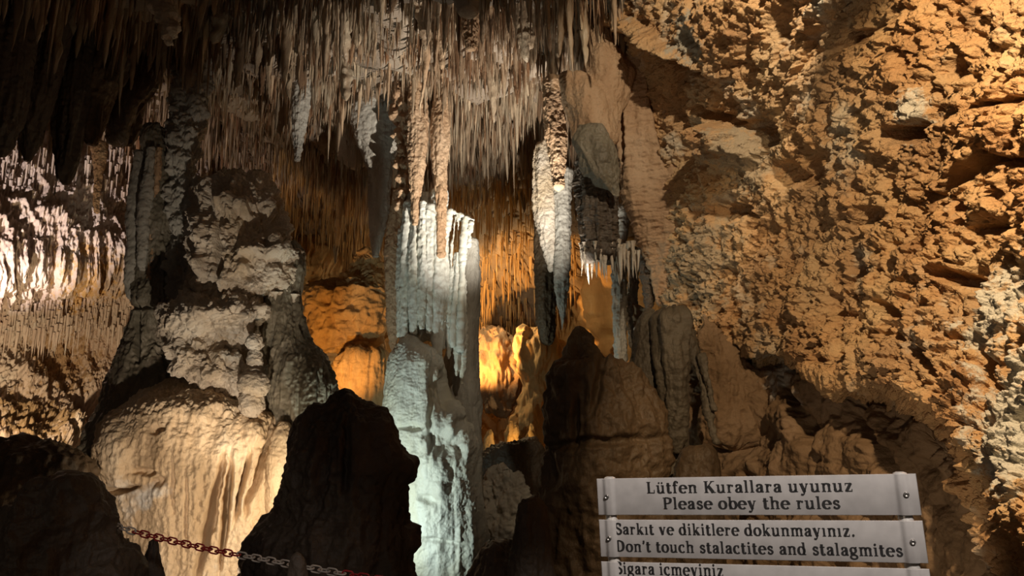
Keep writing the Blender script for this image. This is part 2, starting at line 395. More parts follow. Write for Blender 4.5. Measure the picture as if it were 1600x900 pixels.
surface('wall_lower', [
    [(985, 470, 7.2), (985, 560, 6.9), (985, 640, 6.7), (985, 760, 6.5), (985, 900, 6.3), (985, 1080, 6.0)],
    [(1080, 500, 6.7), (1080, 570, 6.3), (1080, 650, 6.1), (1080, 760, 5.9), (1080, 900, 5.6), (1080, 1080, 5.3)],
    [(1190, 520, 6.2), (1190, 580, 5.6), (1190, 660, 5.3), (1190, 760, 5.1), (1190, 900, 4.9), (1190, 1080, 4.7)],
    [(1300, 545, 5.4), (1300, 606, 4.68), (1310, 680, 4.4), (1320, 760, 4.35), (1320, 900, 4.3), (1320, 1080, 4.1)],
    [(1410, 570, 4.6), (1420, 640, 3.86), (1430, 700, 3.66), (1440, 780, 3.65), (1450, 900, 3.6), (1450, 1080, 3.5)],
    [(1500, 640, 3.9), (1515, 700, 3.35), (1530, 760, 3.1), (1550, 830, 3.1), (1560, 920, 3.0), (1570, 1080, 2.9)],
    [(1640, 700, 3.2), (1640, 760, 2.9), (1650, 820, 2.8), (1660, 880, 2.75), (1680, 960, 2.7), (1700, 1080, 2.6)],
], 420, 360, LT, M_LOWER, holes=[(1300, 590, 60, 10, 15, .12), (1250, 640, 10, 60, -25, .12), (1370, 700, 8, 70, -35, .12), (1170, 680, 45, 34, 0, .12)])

BT = [('n', .35, .5, .5, .5), ('b', .25, 1.1, 1.1, .8), ('r', .10, 3, 3, .5), ('n', .08, 3, 3, 3), ('k', .06, 5, 5, 5)]
surface('wall_back', [
    [(-500, 150, 15), (-500, 400, 14), (-500, 650, 13), (-500, 1000, 11)],
    [(150, 150, 16), (150, 400, 14), (150, 620, 13), (150, 1000, 10.5)],
    [(420, 150, 17), (420, 400, 14), (420, 620, 13.2), (420, 1000, 10.5)],
    [(700, 150, 18), (700, 400, 17.5), (700, 620, 17), (700, 1000, 11)],
    [(850, 150, 18), (850, 400, 17.5), (850, 620, 17), (850, 1000, 11)],
    [(1150, 150, 13), (1150, 400, 11), (1150, 620, 10.5), (1150, 1000, 9)],
], 420, 420, BT, M_OCHRE)
PT = [('n', .26, .6, .6, .4), ('r', .07, 2.4, 2.4, .22), ('r', .06, 6, 6, .5), ('k', .05, 8, 8, 3), ('r', .035, 13, 13, .9), ('r', .02, 24, 24, 2), ('n', .02, 20, 20, 16)]
surface('wall_left', [
    [(-420, 40, 7.0), (-420, 250, 7.2), (-420, 430, 7.4), (-420, 560, 7.8), (-420, 700, 7.4), (-420, 1000, 6.2)],
    [(-140, 60, 9.0), (-140, 250, 8.8), (-130, 430, 8.4), (-130, 540, 9.0), (-130, 700, 8.4), (-130, 1000, 6.6)],
    [(40, 80, 10.6), (35, 250, 9.8), (30, 420, 9.3), (30, 530, 10.2), (30, 690, 9.2), (30, 1000, 7.2)],
    [(130, 100, 11.2), (130, 260, 10.5), (130, 420, 9.9), (130, 540, 10.8), (130, 700, 9.8), (130, 1000, 7.8)],
    [(230, 100, 11.6), (230, 260, 11.2), (230, 420, 10.6), (230, 550, 11.2), (230, 700, 10.3), (230, 1000, 8.4)],
    [(330, 100, 12.5), (330, 260, 12.2), (330, 420, 12), (330, 560, 11.8), (330, 700, 11), (330, 1000, 9)],
], 620, 620, PT, M_PINK, holes=[(75, 470, 14, 10, 0, -.15), (50, 600, 40, 22, 20, -.25), (110, 660, 40, 8, 0, .35), (60, 665, 60, 6, 0, .3), (130, 640, 16, 24, 0, .3), (95, 690, 30, 22, 0, -.3), (110, 460, 90, 10, 0, .12)])

# ------------------------------------------------------------------ stalactite seeds
def spike(rng, length, rad, sides, rings, knob=.12, taper=None, cut=0.0, bend=.03, flare=.5):
    """vertices of one hanging stone spike, root at the origin"""
    t = np.linspace(0, 1, rings)
    tp = taper if taper is not None else rng.uniform(.5, 1.5)
    r = rad * (cut + (1 - cut) * np.power(np.clip(1 - t, .0, 1), tp * .7)) * (1 + knob * rng.normal(size=rings))
    r = r + rad * flare * np.exp(-t * 9)
    r[-1] = rad * (.04 + cut * .9)
    a = rng.uniform(0, 6.28); th = np.linspace(0, 2 * math.pi, sides, endpoint=False) + a
    bx, by = rng.normal(size=2) * bend * length
    lob = 1 + .16 * rng.normal(size=sides)
    x = r[:, None] * lob * np.cos(th) + (bx * t ** 2)[:, None]
    y = r[:, None] * lob * np.sin(th) + (by * t ** 2)[:, None]
    z = -length * t[:, None] + 0 * x
    v = np.stack([x, y, z], -1).reshape(-1, 3)
    return np.concatenate([v, [[bx, by, -length * (1.0 + .02)]]])

def spike_faces(sides, rings):
    f = grid_faces(sides, rings, True)
    o = (rings - 1) * sides; e = np.arange(sides)
    return np.concatenate([f, np.stack([o + e, o + (e + 1) % sides, 0 * e + rings * sides, 0 * e + rings * sides], -1)])[:, ::-1]

def mass(name, specs, m, sides, rings, label, cat, seed=1, parent=None, kind='stuff', **kw):
    """many small spikes of one uncountable growth; specs rows: x, y, z, length, radius, tone"""
    rng = np.random.RandomState(seed); fs = spike_faces(sides, rings); V, Fc, T = [], [], []
    n = sides * rings + 1
    for i, (x, y, z, l, r, tn) in enumerate(specs):
        V.append(spike(rng, l, r, sides, rings, **kw) + (x, y, z)); Fc.append(fs + i * n); T.append(np.full(n, tn))
    v, f = np.concatenate(V), np.concatenate(Fc)
    f[:, 3] = np.where(f[:, 3] == f[:, 2], f[:, 1], f[:, 3])
    o = mk(name, v, tri(f), m, loc=(*v[:, :2].mean(0), v[:, 2].max()), tone=np.concatenate(T), parent=parent)
    return tag(o, label, cat, kind=kind)

def tri(f):
    """quads to triangles, dropping the empty halves at the tips"""
    a, b = f[:, [0, 1, 2]], f[:, [0, 2, 3]]
    t = np.concatenate([a, b])
    return t[(t[:, 0] != t[:, 1]) & (t[:, 1] != t[:, 2]) & (t[:, 0] != t[:, 2])]

# ceiling growth: positions over the whole visible ceiling
rng = np.random.RandomState(11)
spec = []
M = 24000
ys = rng.uniform(4.8, 12.9, M); xs = rng.uniform(-.78 * ys - .4, .15 * ys + .1)
c1 = pn(np.stack([xs * .9, ys * .9, 0 * xs + .3], -1)); c2 = pn(np.stack([xs * 3, ys * 3, 0 * xs + 5.3], -1))
pxs = proj(np.stack([xs, ys, 0 * xs + 5.3], -1))[0]
left = np.clip((330 - pxs) / 200, 0, 1)
ln = np.clip(rng.lognormal(-1.65, .45, M) * (1 + .7 * c1) * (1 + .45 * c2) * (1 + 1.0 * left), .05, .75 + .5 * left)
rd = np.clip(rng.lognormal(-4.15, .42, M) * (.8 + ln * .9) * (1 + .5 * left), .006, .07)
fat = rng.rand(M) < np.where(ys < 8.5, .09, .035)
rd = np.where(fat, rd * 2.2, rd); ln = np.where(fat, ln * 1.6, ln)
keep = rng.rand(M) < np.where(left > .3, .45, 1.0) * np.where(ys < 7, .75, 1.0)
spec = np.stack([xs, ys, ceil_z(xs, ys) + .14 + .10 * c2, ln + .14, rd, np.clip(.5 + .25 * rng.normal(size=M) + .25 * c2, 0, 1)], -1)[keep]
def big(s):
    q = s[:, :3].copy(); q[:, 2] -= s[:, 3] * .6
    x, y = proj(q)
    inside = (x > -20) & (x < 1000) & (y > -60) & (y < 460)
    return np.where(inside, s[:, 3] * s[:, 4] / s[:, 1] ** 2, -1)
order = np.argsort(-big(spec))
near, rest = spec[order[:290]], spec[order[290:]]
SIDES, RINGS = 14, 26
tmpl = []
for i in range(24):
    rr = np.random.RandomState(100 + i)
    v = spike(rr, 1.0, .06, SIDES, RINGS, knob=.05, cut=.12 if i % 5 == 0 else 0)
    q = v * np.array((14, 14, 9)) + i * 9
    v[:, :2] *= (1 + .35 * fbm(q, 3))[:, None]
    f = spike_faces(SIDES, RINGS); f[:, 3] = np.where(f[:, 3] == f[:, 2], f[:, 1], f[:, 3])
    tmpl.append((v, tri(f)))
first = {}
for i, (x, y, z, l, r, tn) in enumerate(near):
    k = i % 24
    if k not in first:
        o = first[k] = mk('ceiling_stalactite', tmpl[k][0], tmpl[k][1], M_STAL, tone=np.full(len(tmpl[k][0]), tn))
    else:
        o = first[k].copy(); COL.objects.link(o)
    o.location = (x, y, z); o.scale = (r / .06, r / .06, l); o.rotation_euler = (0, 0, i * 2.4)
    tag(o, 'grey-brown stalactite hanging among many alike from the crowded cave ceiling', 'stalactite', 'stalactites crowding the ceiling', 'thing')
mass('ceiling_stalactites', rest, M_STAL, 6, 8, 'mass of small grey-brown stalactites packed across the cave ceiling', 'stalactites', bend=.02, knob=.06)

# ------------------------------------------------------------------ columns and stalagmites
KNOB = [('n', .06, 2.2, 2.2, 2.2), ('k', .075, 8, 8, 6), ('b', .05, 6, 6, 6), ('k', .03, 20, 20, 14), ('n', .012, 40, 40, 40)]
FLUTE = [('n', .05, 1.5, 1.5, .8), ('r', .035, 5, 5, .4), ('r', .018, 12, 12, .8), ('k', .010, 30, 30, 14), ('n', .008, 40, 40, 24)]
ROUGH = [('n', .06, 2, 2, 1.4), ('r', .03, 6, 6, 1.4), ('b', .02, 12, 12, 8), ('n', .010, 35, 35, 30)]
SHAFT = [('n', .03, 2, 2, 1), ('r', .014, 9, 9, .6), ('n', .012, 18, 18, 14), ('k', .006, 40, 40, 30)]
SMOOTH = [('n', .05, 2, 2, .7), ('r', .025, 4, 4, .35), ('n', .012, 10, 10, 6), ('n', .005, 36, 36, 36)]

# pale column in the middle: fluted hanging curtain above, smooth stalagmite below
col = empty('limestone_column', P(690, 930, 8.0))
tag(col, 'tall pale bluish-white limestone column at the centre of the cave, fluted above and smooth below', 'column')
def strand(a, b, d, m=M_PALE, parent=col, name='fluted_strand', hw=10, nt=40, nz=150, t=SHAFT):
    (x0, y0), (x1, y1) = a, b
    xm = (x0 + x1) / 2
    return tower(name, [(y0, x0 - hw * .8, x0 + hw * .8, d), (y0 * .6 + y1 * .4, xm - hw, xm + hw, d), (y1 - 25, x1 - hw * .75, x1 + hw * .75, d), (y1, x1 - hw * .3, x1 + hw * .3, d)], nt, nz, t, m, 1.0, parent=parent, seed=x0 * .37, base='top')
tower('stalagmite', [(528, 630, 652, 8), (540, 622, 662, 8), (558, 612, 684, 8), (580, 607, 694, 8), (620, 609, 706, 8), (660, 614, 728, 8), (700, 620, 744, 8), (745, 624, 748, 8), (800, 630, 752, 8), (850, 635, 756, 8), (930, 640, 764, 8), (1000, 640, 770, 8)],
      260, 420, [('n', .06, 1.6, 1.6, .9), ('r', .03, 3.0, 3.0, .3), ('r', .006, 9, 9, .5), ('n', .012, 10, 10, 8), ('n', .006, 40, 40, 40)], M_PALE, .8, parent=col,
      holes=[(645, 668, 16, 6, 0, .06), (668, 780, 16, 6, 15, .06), (672, 640, 4, 70, 0, .07), (690, 690, 26, 18, 30, .10), (712, 640, 10, 50, 20, -.06), (726, 690, 9, 26, 0, -.05), (690, 845, 30, 4, 8, .04), (660, 640, 10, 60, 0, -.03), (700, 610, 22, 30, 30, .12), (680, 740, 18, 36, -25, -.05)])
tower('shaded_flank', [(380, 728, 746, 8.35), (470, 722, 748, 8.4), (560, 704, 744, 8.4), (620, 700, 746, 8.4), (700, 706, 752, 8.35), (800, 704, 756, 8.3), (1000, 700, 764, 8.3)], 120, 300, SMOOTH, M_GREY, .9, parent=col)  # column's shaded side, its shade put in as greyer stone
tower('curtain_core', [(310, 640, 684, 8.12), (340, 636, 690, 8.12), (420, 632, 694, 8.12), (490, 632, 698, 8.12), (515, 640, 700, 8.15)], 90, 200, FLUTE, M_PALE, .55, parent=col, base='top')
for a, b, d, hw in (((640, 318), (631, 545), 8.0, 10), ((652, 316), (646, 520), 7.94, 9), ((662, 318), (660, 512), 7.9, 9), ((672, 325), (670, 520), 7.92, 9), ((684, 300), (684, 556), 7.95, 10), ((694, 300), (694, 545), 8.0, 8),
                    ((705, 420), (702, 560), 8.0, 5), ((715, 400), (713, 586), 8.0, 6), ((724, 440), (722, 600), 8.05, 5), ((628, 360), (626, 530), 8.05, 7)):
    strand(a, b, d, hw=hw)
for a, b, d, hw in (((702, 330), (697, 392), 7.95, 3), ((712, 338), (705, 420), 7.95, 3), ((728, 340), (722, 430), 7.95, 3.2), ((736, 348), (733, 384), 7.95, 3), ((716, 395), (708, 540), 7.95, 3), ((724, 400), (720, 545), 7.95, 3), ((720, 336), (716, 360), 8, 4)):
    strand(a, b, d, hw=hw, name='thin_rib', nt=12, nz=60)
tower('rib_bridge', [(329, 698, 706, 7.98), (333, 704, 716, 7.98), (337, 714, 728, 7.98), (343, 726, 740, 7.98)], 16, 30, SHAFT, M_PALE, 1, parent=col, base='top')

# big gnarled formation on the left
lf = empty('flowstone_formation', P(310, 940, 7.1))
tag(lf, 'huge gnarled limestone formation left of the pale column, bright cream mound at its foot', 'formation')
tower('flowstone_mound', [(603, 250, 322, 7.25), (615, 222, 345, 7.2), (640, 196, 392, 7.1), (662, 174, 436, 7.1), (700, 156, 455, 7.1), (760, 150, 450, 7.1), (800, 155, 446, 7.1), (850, 168, 444, 7.1), (930, 186, 450, 7.1), (1020, 200, 460, 7.1)],
      520, 480, [('n', .06, 1.2, 1.2, .6), ('r', .018, 3.2, 3.2, .2), ('r', .012, 8, 8, .35), ('k', .018, 22, 22, 12), ('n', .010, 40, 40, 26)], M_CREAM, .55, parent=lf, seed=3.1,
      holes=[(328, 812, 7, 85, 13, .42), (352, 806, 6, 75, 6, .42), (378, 760, 4, 50, 12, .2), (404, 740, 5, 60, 20, .22), (182, 712, 22, 48, 0, -.10), (186, 766, 26, 5, -10, .14), (225, 738, 18, 5, 0, .08), (245, 752, 10, 12, 20, .08),
             (247, 672, 12, 6, 0, .08), (270, 760, 3, 40, 0, .05), (290, 800, 3, 60, 0, .05), (395, 680, 14, 18, 0, -.06), (310, 640, 60, 20, 0, -.06), (415, 700, 6, 40, 20, .1)])
tower('bright_flange', [(664, 440, 452, 6.9), (690, 430, 462, 6.9), (730, 420, 464, 6.9), (790, 418, 450, 6.9), (840, 416, 440, 6.9), (930, 410, 440, 6.9)], 90, 200, SMOOTH, M_CREAM, 1.1, parent=lf)
tower('knobbly_shaft', [(284, 326, 420, 7.6), (300, 308, 432, 7.45), (345, 300, 446, 7.35), (400, 300, 456, 7.3), (440, 298, 462, 7.3), (468, 310, 452, 7.35), (490, 300, 430, 7.5), (560, 300, 420, 7.5), (660, 300, 420, 7.4)],
      460, 560, KNOB, M_KNOB, .75, parent=lf, seed=8.2, holes=[(340, 410, 5, 60, 0, .16), (315, 400, 8, 60, 0, -.08), (395, 350, 22, 18, 30, .18), (360, 320, 30, 14, 10, -.12), (425, 345, 20, 22, 0, .2), (420, 395, 40, 10, 0, -.12)])
tower('knobbly_ledge', [(462, 300, 395, 7.2), (480, 270, 410, 7.1), (498, 254, 408, 7.05), (520, 262, 392, 7.1), (545, 290, 380, 7.2)], 320, 160, KNOB, M_KNOB, .7, parent=lf, seed=1.7)
tower('knobbly_ledge', [(520, 272, 330, 7.1), (545, 258, 356, 7.05), (575, 268, 380, 7.0), (600, 300, 390, 7.05), (622, 330, 390, 7.15)], 300, 180, KNOB, M_KNOB, .6, parent=lf, seed=4.9)
for i, (x0, x1, y0, y1, d) in enumerate(((386, 412, 522, 552, 6.85), (387, 410, 546, 580, 6.85), (372, 420, 578, 622, 6.8), (374, 414, 610, 648, 6.8), (396, 416, 384, 420, 7.0), (420, 442, 362, 392, 7.0), (441, 456, 376, 396, 7.0))):
    xm = (x0 + x1) / 2; ym = (y0 + y1) / 2; h = (x1 - x0) / 2
    tower('rounded_knob', [(y0 + 2, xm - h * .55, xm + h * .55, d), (ym - (y1 - y0) * .2, xm - h * .95, xm + h * .95, d), (ym + (y1 - y0) * .2, xm - h, xm + h, d), (y1, xm - h * .6, xm + h * .6, d)], 60, 50, [('n', .02, 5, 5, 5), ('k', .012, 20, 20, 20), ('n', .006, 40, 40, 40)], M_KNOB, 1, parent=lf, seed=i * 3.3)
rr = np.random.RandomState(5)
icic = []
for i in range(46):
    x = rr.uniform(325, 462); p = P(x, 452 + 10 * rr.rand(), 7.05 + .25 * rr.rand() + abs(x - 390) * .002)
    icic.append((*p, rr.uniform(.08, .26), rr.uniform(.022, .05), .8))
mass('drip_fringe', icic, M_KNOB, 9, 10, None, None, 3, parent=lf)
tower('draped_flank', [(395, 428, 466, 7.35), (420, 424, 474, 7.3), (470, 420, 470, 7.3), (530, 424, 482, 7.25), (570, 428, 508, 7.2), (610, 428, 524, 7.2), (650, 430, 520, 7.2), (700, 436, 500, 7.2), (780, 440, 490, 7.2)], 220, 300, FLUTE, M_WING, .8, parent=lf, seed=6.1)  # the flank's shadow is put into the colour by a darker stone
tower('left_buttress', [(200, 228, 256, 7.6), (260, 226, 258, 7.6), (380, 226, 262, 7.6), (460, 212, 262, 7.6), (530, 196, 262, 7.6), (590, 172, 292, 7.6), (640, 162, 290, 7.6), (690, 135, 262, 7.5), (730, 116, 230, 7.4), (790, 108, 220, 7.3), (900, 108, 220, 7.3)], 200, 420, ROUGH, M_WING, .8, parent=lf, seed=2.2,
      holes=[(216, 520, 4, 40, 0, .14), (218, 480, 30, 4, 0, .06), (215, 590, 20, 40, 20, .06)])
tower('rough_shaft', [(90, 272, 330, 7.9), (180, 268, 322, 7.75), (235, 262, 312, 7.65), (330, 260, 306, 7.6), (420, 262, 304, 7.6), (500, 262, 296, 7.6), (560, 258, 300, 7.6), (640, 250, 300, 7.6)], 180, 420, KNOB, M_GREY, .8, parent=lf, seed=5.5)
strand((218, 238), (206, 470), 7.55, M_GREY, lf, 'slim_pipe', 9, 40, 160); strand((236, 232), (222, 420), 7.45, M_GREY, lf, 'slim_pipe', 7, 40, 160)
strand((248, 232), (234, 470), 7.5, M_BROWN, lf, 'slim_pipe', 5, 30, 140)

for o in lf.children:
    k = o.name.split('.')[0]
    o['label'] = {'flowstone_mound': 'bright cream flowstone mound', 'bright_flange': 'overlit pale flange', 'knobbly_shaft': 'knobbly tan shaft', 'draped_flank': 'shaded grey draped flank',
                  'left_buttress': 'dark grey sloping buttress', 'slim_pipe': 'slim grey stone pipe', 'rough_shaft': 'rough grey shaft', 'rounded_knob': 'smooth rounded knob', 'knobbly_ledge': 'knobbly overhanging ledge'}.get(k, 'short dripping fringe')

# dark stalagmites of the near row
def gmite(name, label, rows, d, m, asp=.75, nt=200, nz=260, t=SMOOTH, cat='stalagmite', holes=(), seed=0.0, group=None):
    return tower(name, [(y, a, b, d) for y, a, b in rows], nt, nz, t, m, asp, label=label, cat=cat, holes=holes, seed=seed, group=group)
LUMP = [('n', .07, 2.0, 2.0, 1.2), ('r', .035, 4.5, 4.5, .7), ('b', .03, 6, 6, 5), ('n', .010, 20, 20, 20)]
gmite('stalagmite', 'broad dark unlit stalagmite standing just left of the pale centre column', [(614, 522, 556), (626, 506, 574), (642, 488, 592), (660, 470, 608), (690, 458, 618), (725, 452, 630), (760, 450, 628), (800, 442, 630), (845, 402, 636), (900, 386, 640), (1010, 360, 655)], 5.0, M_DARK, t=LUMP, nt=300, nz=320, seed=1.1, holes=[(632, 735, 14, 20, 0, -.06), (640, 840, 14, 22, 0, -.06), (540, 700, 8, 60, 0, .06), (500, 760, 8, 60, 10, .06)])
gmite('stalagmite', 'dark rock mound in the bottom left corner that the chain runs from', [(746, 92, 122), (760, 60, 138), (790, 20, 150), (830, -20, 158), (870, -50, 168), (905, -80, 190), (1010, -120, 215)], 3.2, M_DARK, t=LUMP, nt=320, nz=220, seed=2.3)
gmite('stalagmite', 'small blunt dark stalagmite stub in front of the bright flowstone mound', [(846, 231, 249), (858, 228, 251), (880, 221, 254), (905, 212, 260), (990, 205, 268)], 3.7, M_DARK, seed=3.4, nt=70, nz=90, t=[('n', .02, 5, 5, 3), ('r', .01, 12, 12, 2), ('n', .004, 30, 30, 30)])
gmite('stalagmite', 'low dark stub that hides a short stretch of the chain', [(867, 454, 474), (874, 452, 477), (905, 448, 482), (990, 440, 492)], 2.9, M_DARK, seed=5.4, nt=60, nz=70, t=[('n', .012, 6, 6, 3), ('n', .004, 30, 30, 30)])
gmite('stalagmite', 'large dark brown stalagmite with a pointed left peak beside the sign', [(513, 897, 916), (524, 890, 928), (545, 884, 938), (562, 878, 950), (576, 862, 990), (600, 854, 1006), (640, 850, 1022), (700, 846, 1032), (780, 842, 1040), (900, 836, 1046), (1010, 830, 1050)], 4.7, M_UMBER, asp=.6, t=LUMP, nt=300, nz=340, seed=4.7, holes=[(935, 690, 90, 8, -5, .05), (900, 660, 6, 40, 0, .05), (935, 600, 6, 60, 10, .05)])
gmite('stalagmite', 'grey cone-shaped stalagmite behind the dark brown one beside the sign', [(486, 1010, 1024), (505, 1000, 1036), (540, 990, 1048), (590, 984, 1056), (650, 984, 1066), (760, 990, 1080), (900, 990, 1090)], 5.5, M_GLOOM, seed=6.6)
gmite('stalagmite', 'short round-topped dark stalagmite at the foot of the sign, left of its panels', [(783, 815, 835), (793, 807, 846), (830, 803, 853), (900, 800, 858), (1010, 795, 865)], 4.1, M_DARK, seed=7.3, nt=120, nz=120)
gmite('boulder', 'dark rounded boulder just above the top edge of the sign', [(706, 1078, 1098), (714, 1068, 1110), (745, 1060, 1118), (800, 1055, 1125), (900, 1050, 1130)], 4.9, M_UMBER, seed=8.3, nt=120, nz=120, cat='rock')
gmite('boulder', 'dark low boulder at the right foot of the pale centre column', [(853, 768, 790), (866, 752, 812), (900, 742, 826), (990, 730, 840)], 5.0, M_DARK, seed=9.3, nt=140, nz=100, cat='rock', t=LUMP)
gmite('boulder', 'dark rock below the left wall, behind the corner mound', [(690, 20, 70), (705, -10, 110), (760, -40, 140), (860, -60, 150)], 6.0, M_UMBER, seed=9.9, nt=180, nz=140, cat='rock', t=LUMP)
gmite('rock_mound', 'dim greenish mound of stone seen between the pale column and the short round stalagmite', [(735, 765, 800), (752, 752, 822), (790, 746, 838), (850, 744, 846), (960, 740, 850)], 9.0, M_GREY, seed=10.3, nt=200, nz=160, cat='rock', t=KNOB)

# ------------------------------------------------------------------ large hanging forms
def hang(name, label, rows, d, m, asp=.9, nt=90, nz=240, t=SHAFT, holes=(), seed=0.0, cat='stalactite', parent=None, group=None):
    return tower(name, [(y, a, b, d) for y, a, b in rows], nt, nz, t, m, asp, label=label, cat=cat if label else None, holes=holes, seed=seed, base='top', parent=parent, group=group)
RIPPLE = [('n', .05, 2, 2, 1), ('r', .010, 3, 3, 13), ('n', .010, 12, 12, 26), ('n', .006, 40, 40, 50)]
hang('stalactite', 'grey funnel-shaped stalactite hanging left of the pale column', [(170, 548, 628), (215, 556, 622), (245, 566, 616), (285, 577, 610), (330, 579, 604), (370, 580, 598), (400, 582, 592)], 8.6, M_GREY, seed=1.0)
hang('stalactite', 'smooth olive stalactite over the dark gap right of the gnarled formation', [(60, 466, 500), (110, 462, 488), (160, 459, 482), (210, 457, 473), (250, 459, 468)], 8.2, M_GREY, seed=2.0)
hang('stalactite', 'reddish-brown stalactite reaching down to the left top of the pale column', [(90, 640, 664), (160, 640, 668), (210, 640, 668), (260, 641, 662), (310, 643, 658), (350, 645, 655)], 7.9, M_BROWN, seed=3.0)
hang('stalactite', 'knobbly tan stalactite left of the reddish ones above the pale column', [(100, 612, 650), (170, 616, 648), (230, 618, 644), (290, 622, 640), (370, 624, 634), (400, 626, 632)], 8.1, M_BROWN, seed=4.0, t=KNOB)
hang('stalactite', 'long grey-brown stalactite joining the right top of the pale column', [(60, 682, 708), (140, 680, 704), (200, 674, 704), (260, 676, 700), (330, 680, 698), (400, 684, 696)], 7.9, M_BROWN, seed=5.0)
hang('stalactite', 'dark brown rod in shadow just left of the pale column', [(300, 604, 628), (360, 604, 626), (440, 603, 624), (520, 606, 622), (545, 610, 618)], 8.8, M_BROWN, seed=6.0)
brk = hang('stalactite', 'thick broken stalactite with a pale cut end at the top of the photo', [(-80, 696, 756), (-20, 704, 752), (10, 712, 748), (18, 714, 748)], 5.2, M_GREY, seed=7.0, t=[('n', .01, 6, 6, 6)])
pe = tower('broken_end', [(14, 716, 746, 5.2), (21, 717, 746, 5.2)], 40, 12, [('n', .004, 20, 20, 20)], M_PALE, 1, parent=brk, cap=.15, base='top'); pe['label'] = 'pale broken end'
hang('stalactite', 'stubby red-brown stalactite just below the broken one', [(-60, 700, 760), (20, 716, 748), (50, 722, 746), (76, 730, 742)], 6.2, M_BROWN, seed=7.5)
hang('stalactite', 'slender stalactite with a brightly lit left edge near the top left', [(-60, 238, 276), (0, 246, 272), (35, 252, 272), (68, 262, 270)], 6.0, M_KNOB, seed=8.0, t=KNOB)
LONG = [('n', .04, 2, 2, .5), ('r', .04, 6, 6, .25), ('r', .014, 14, 14, .6), ('n', .008, 30, 30, 20)]
for i, (lab, rows, d) in enumerate((
        ('dark stalactite at the far top left edge of the photo', [(-120, -40, 60), (-20, -30, 52), (80, -25, 40), (180, -20, 26), (240, -12, 4)], 6.0),
        ('broad dark stalactite second from the left edge, over the pink wall', [(-100, 40, 130), (0, 44, 116), (80, 40, 96), (150, 36, 78), (215, 34, 56), (250, 38, 46)], 6.6),
        ('long dark stalactite hanging over the tallest bright streak of the pink wall', [(-60, 110, 170), (40, 100, 150), (120, 92, 136), (200, 88, 122), (260, 94, 114), (285, 100, 108)], 7.2),
        ('dark stalactite with rippled lower end left of the slim grey pipes', [(-60, 150, 230), (40, 140, 214), (110, 128, 190), (150, 126, 170), (200, 132, 160), (224, 138, 152)], 7.4),
        ('dark fluted stalactite just above the slim grey pipes', [(-40, 190, 280), (60, 184, 262), (130, 178, 236), (180, 172, 214), (220, 178, 200)], 7.8))):
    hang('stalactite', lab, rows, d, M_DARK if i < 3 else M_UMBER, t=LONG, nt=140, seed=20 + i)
hang('stalactite', 'rust-coloured stalactite with a white tip against the lit left wall', [(225, 143, 166), (260, 145, 164), (300, 144, 159), (332, 146, 154)], 8.9, M_BROWN, seed=30)
hang('flowstone_pillar', 'brown rippled flowstone pillar clinging to the left edge of the ochre wall', [(70, 950, 1060), (130, 960, 1080), (200, 966, 1100), (280, 975, 1120), (340, 986, 1110), (385, 1000, 1090), (420, 1012, 1080), (470, 1026, 1070)], 6.42, M_BROWN, .5, 220, 360, [('n', .06, 2, 2, 1), ('r', .035, 4, 4, .5), ('r', .010, 3, 3, 13), ('n', .014, 10, 10, 22), ('n', .006, 40, 40, 50)], seed=31, cat='flowstone', holes=[(975, 200, 4, 60, -4, .10), (1028, 190, 6, 70, -12, .12), (1050, 150, 8, 30, 0, .1)])
hang('flowstone_bulge', 'smooth brown bulge of flowstone above the wing-shaped drapery', [(20, 912, 946), (70, 912, 962), (110, 914, 990), (150, 916, 980), (180, 926, 970), (200, 940, 966)], 6.2, M_BROWN, .7, 180, 220, SMOOTH, seed=32, cat='flowstone')
wing = empty('drapery', P(930, 130, 6.1))
tag(wing, 'dark brown drapery with a smooth pointed wing, ribbed below, left of the brown flowstone pillar', 'drapery')
hang('upper_body', None, [(125, 880, 925), (150, 886, 948), (185, 896, 958), (215, 902, 962)], 6.15, M_BROWN, .7, 140, 160, SMOOTH, seed=33, parent=wing)
hang('wing', None, [(200, 904, 944), (220, 898, 952), (240, 900, 962), (265, 912, 968), (285, 932, 970), (305, 954, 968)], 6.0, M_WING, .6, 160, 180, [('n', .03, 3, 3, 2), ('r', .022, 7, 3, 3), ('n', .006, 30, 30, 30)], seed=34, parent=wing, holes=[(928, 262, 4, 30, -30, -.03), (944, 278, 4, 26, -25, -.03)])
hang('ribbed_lower_body', None, [(250, 902, 962), (300, 904, 962), (350, 908, 962), (395, 912, 958)], 6.25, M_DARK, .7, 160, 220, [('n', .03, 2, 2, 2), ('r', .03, 9, 9, 1.2), ('n', .018, 14, 14, 26), ('n', .006, 40, 40, 40)], seed=35, parent=wing)
rr = np.random.RandomState(8); fr = []
for i in range(60):
    x = rr.uniform(908, 1000); fr.append((*P(x, 372 + 22 * rr.rand(), 6.15 + .3 * rr.rand()), rr.uniform(.12, .34), rr.uniform(.010, .022), .9))
mass('drip_fringe', fr, M_KNOB, 7, 9, None, None, 9, parent=wing)
hang('stalactite', 'long bumpy grey shaft reaching down behind the notch of the dark brown stalagmite', [(325, 962, 982), (380, 959, 980), (440, 957, 980), (500, 957, 982), (555, 958, 981), (574, 962, 978)], 7.2, M_GREY, 1, 90, 320, SHAFT + [('r', .006, 4, 4, 14)], seed=36)
hang('stalactite', 'thin bumpy grey shaft right beside the long one', [(390, 984, 999), (440, 982, 997), (490, 980, 994), (530, 983, 991), (542, 985, 989)], 7.3, M_GREY, 1, 60, 220, SHAFT + [('r', .006, 4, 4, 14)], seed=37)
hang('stalactite', 'dark blunt stalactite under the foot of the brown flowstone pillar', [(380, 998, 1030), (420, 1000, 1026), (460, 1004, 1024), (500, 1008, 1020)], 6.5, M_DARK, seed=38, t=RIPPLE)
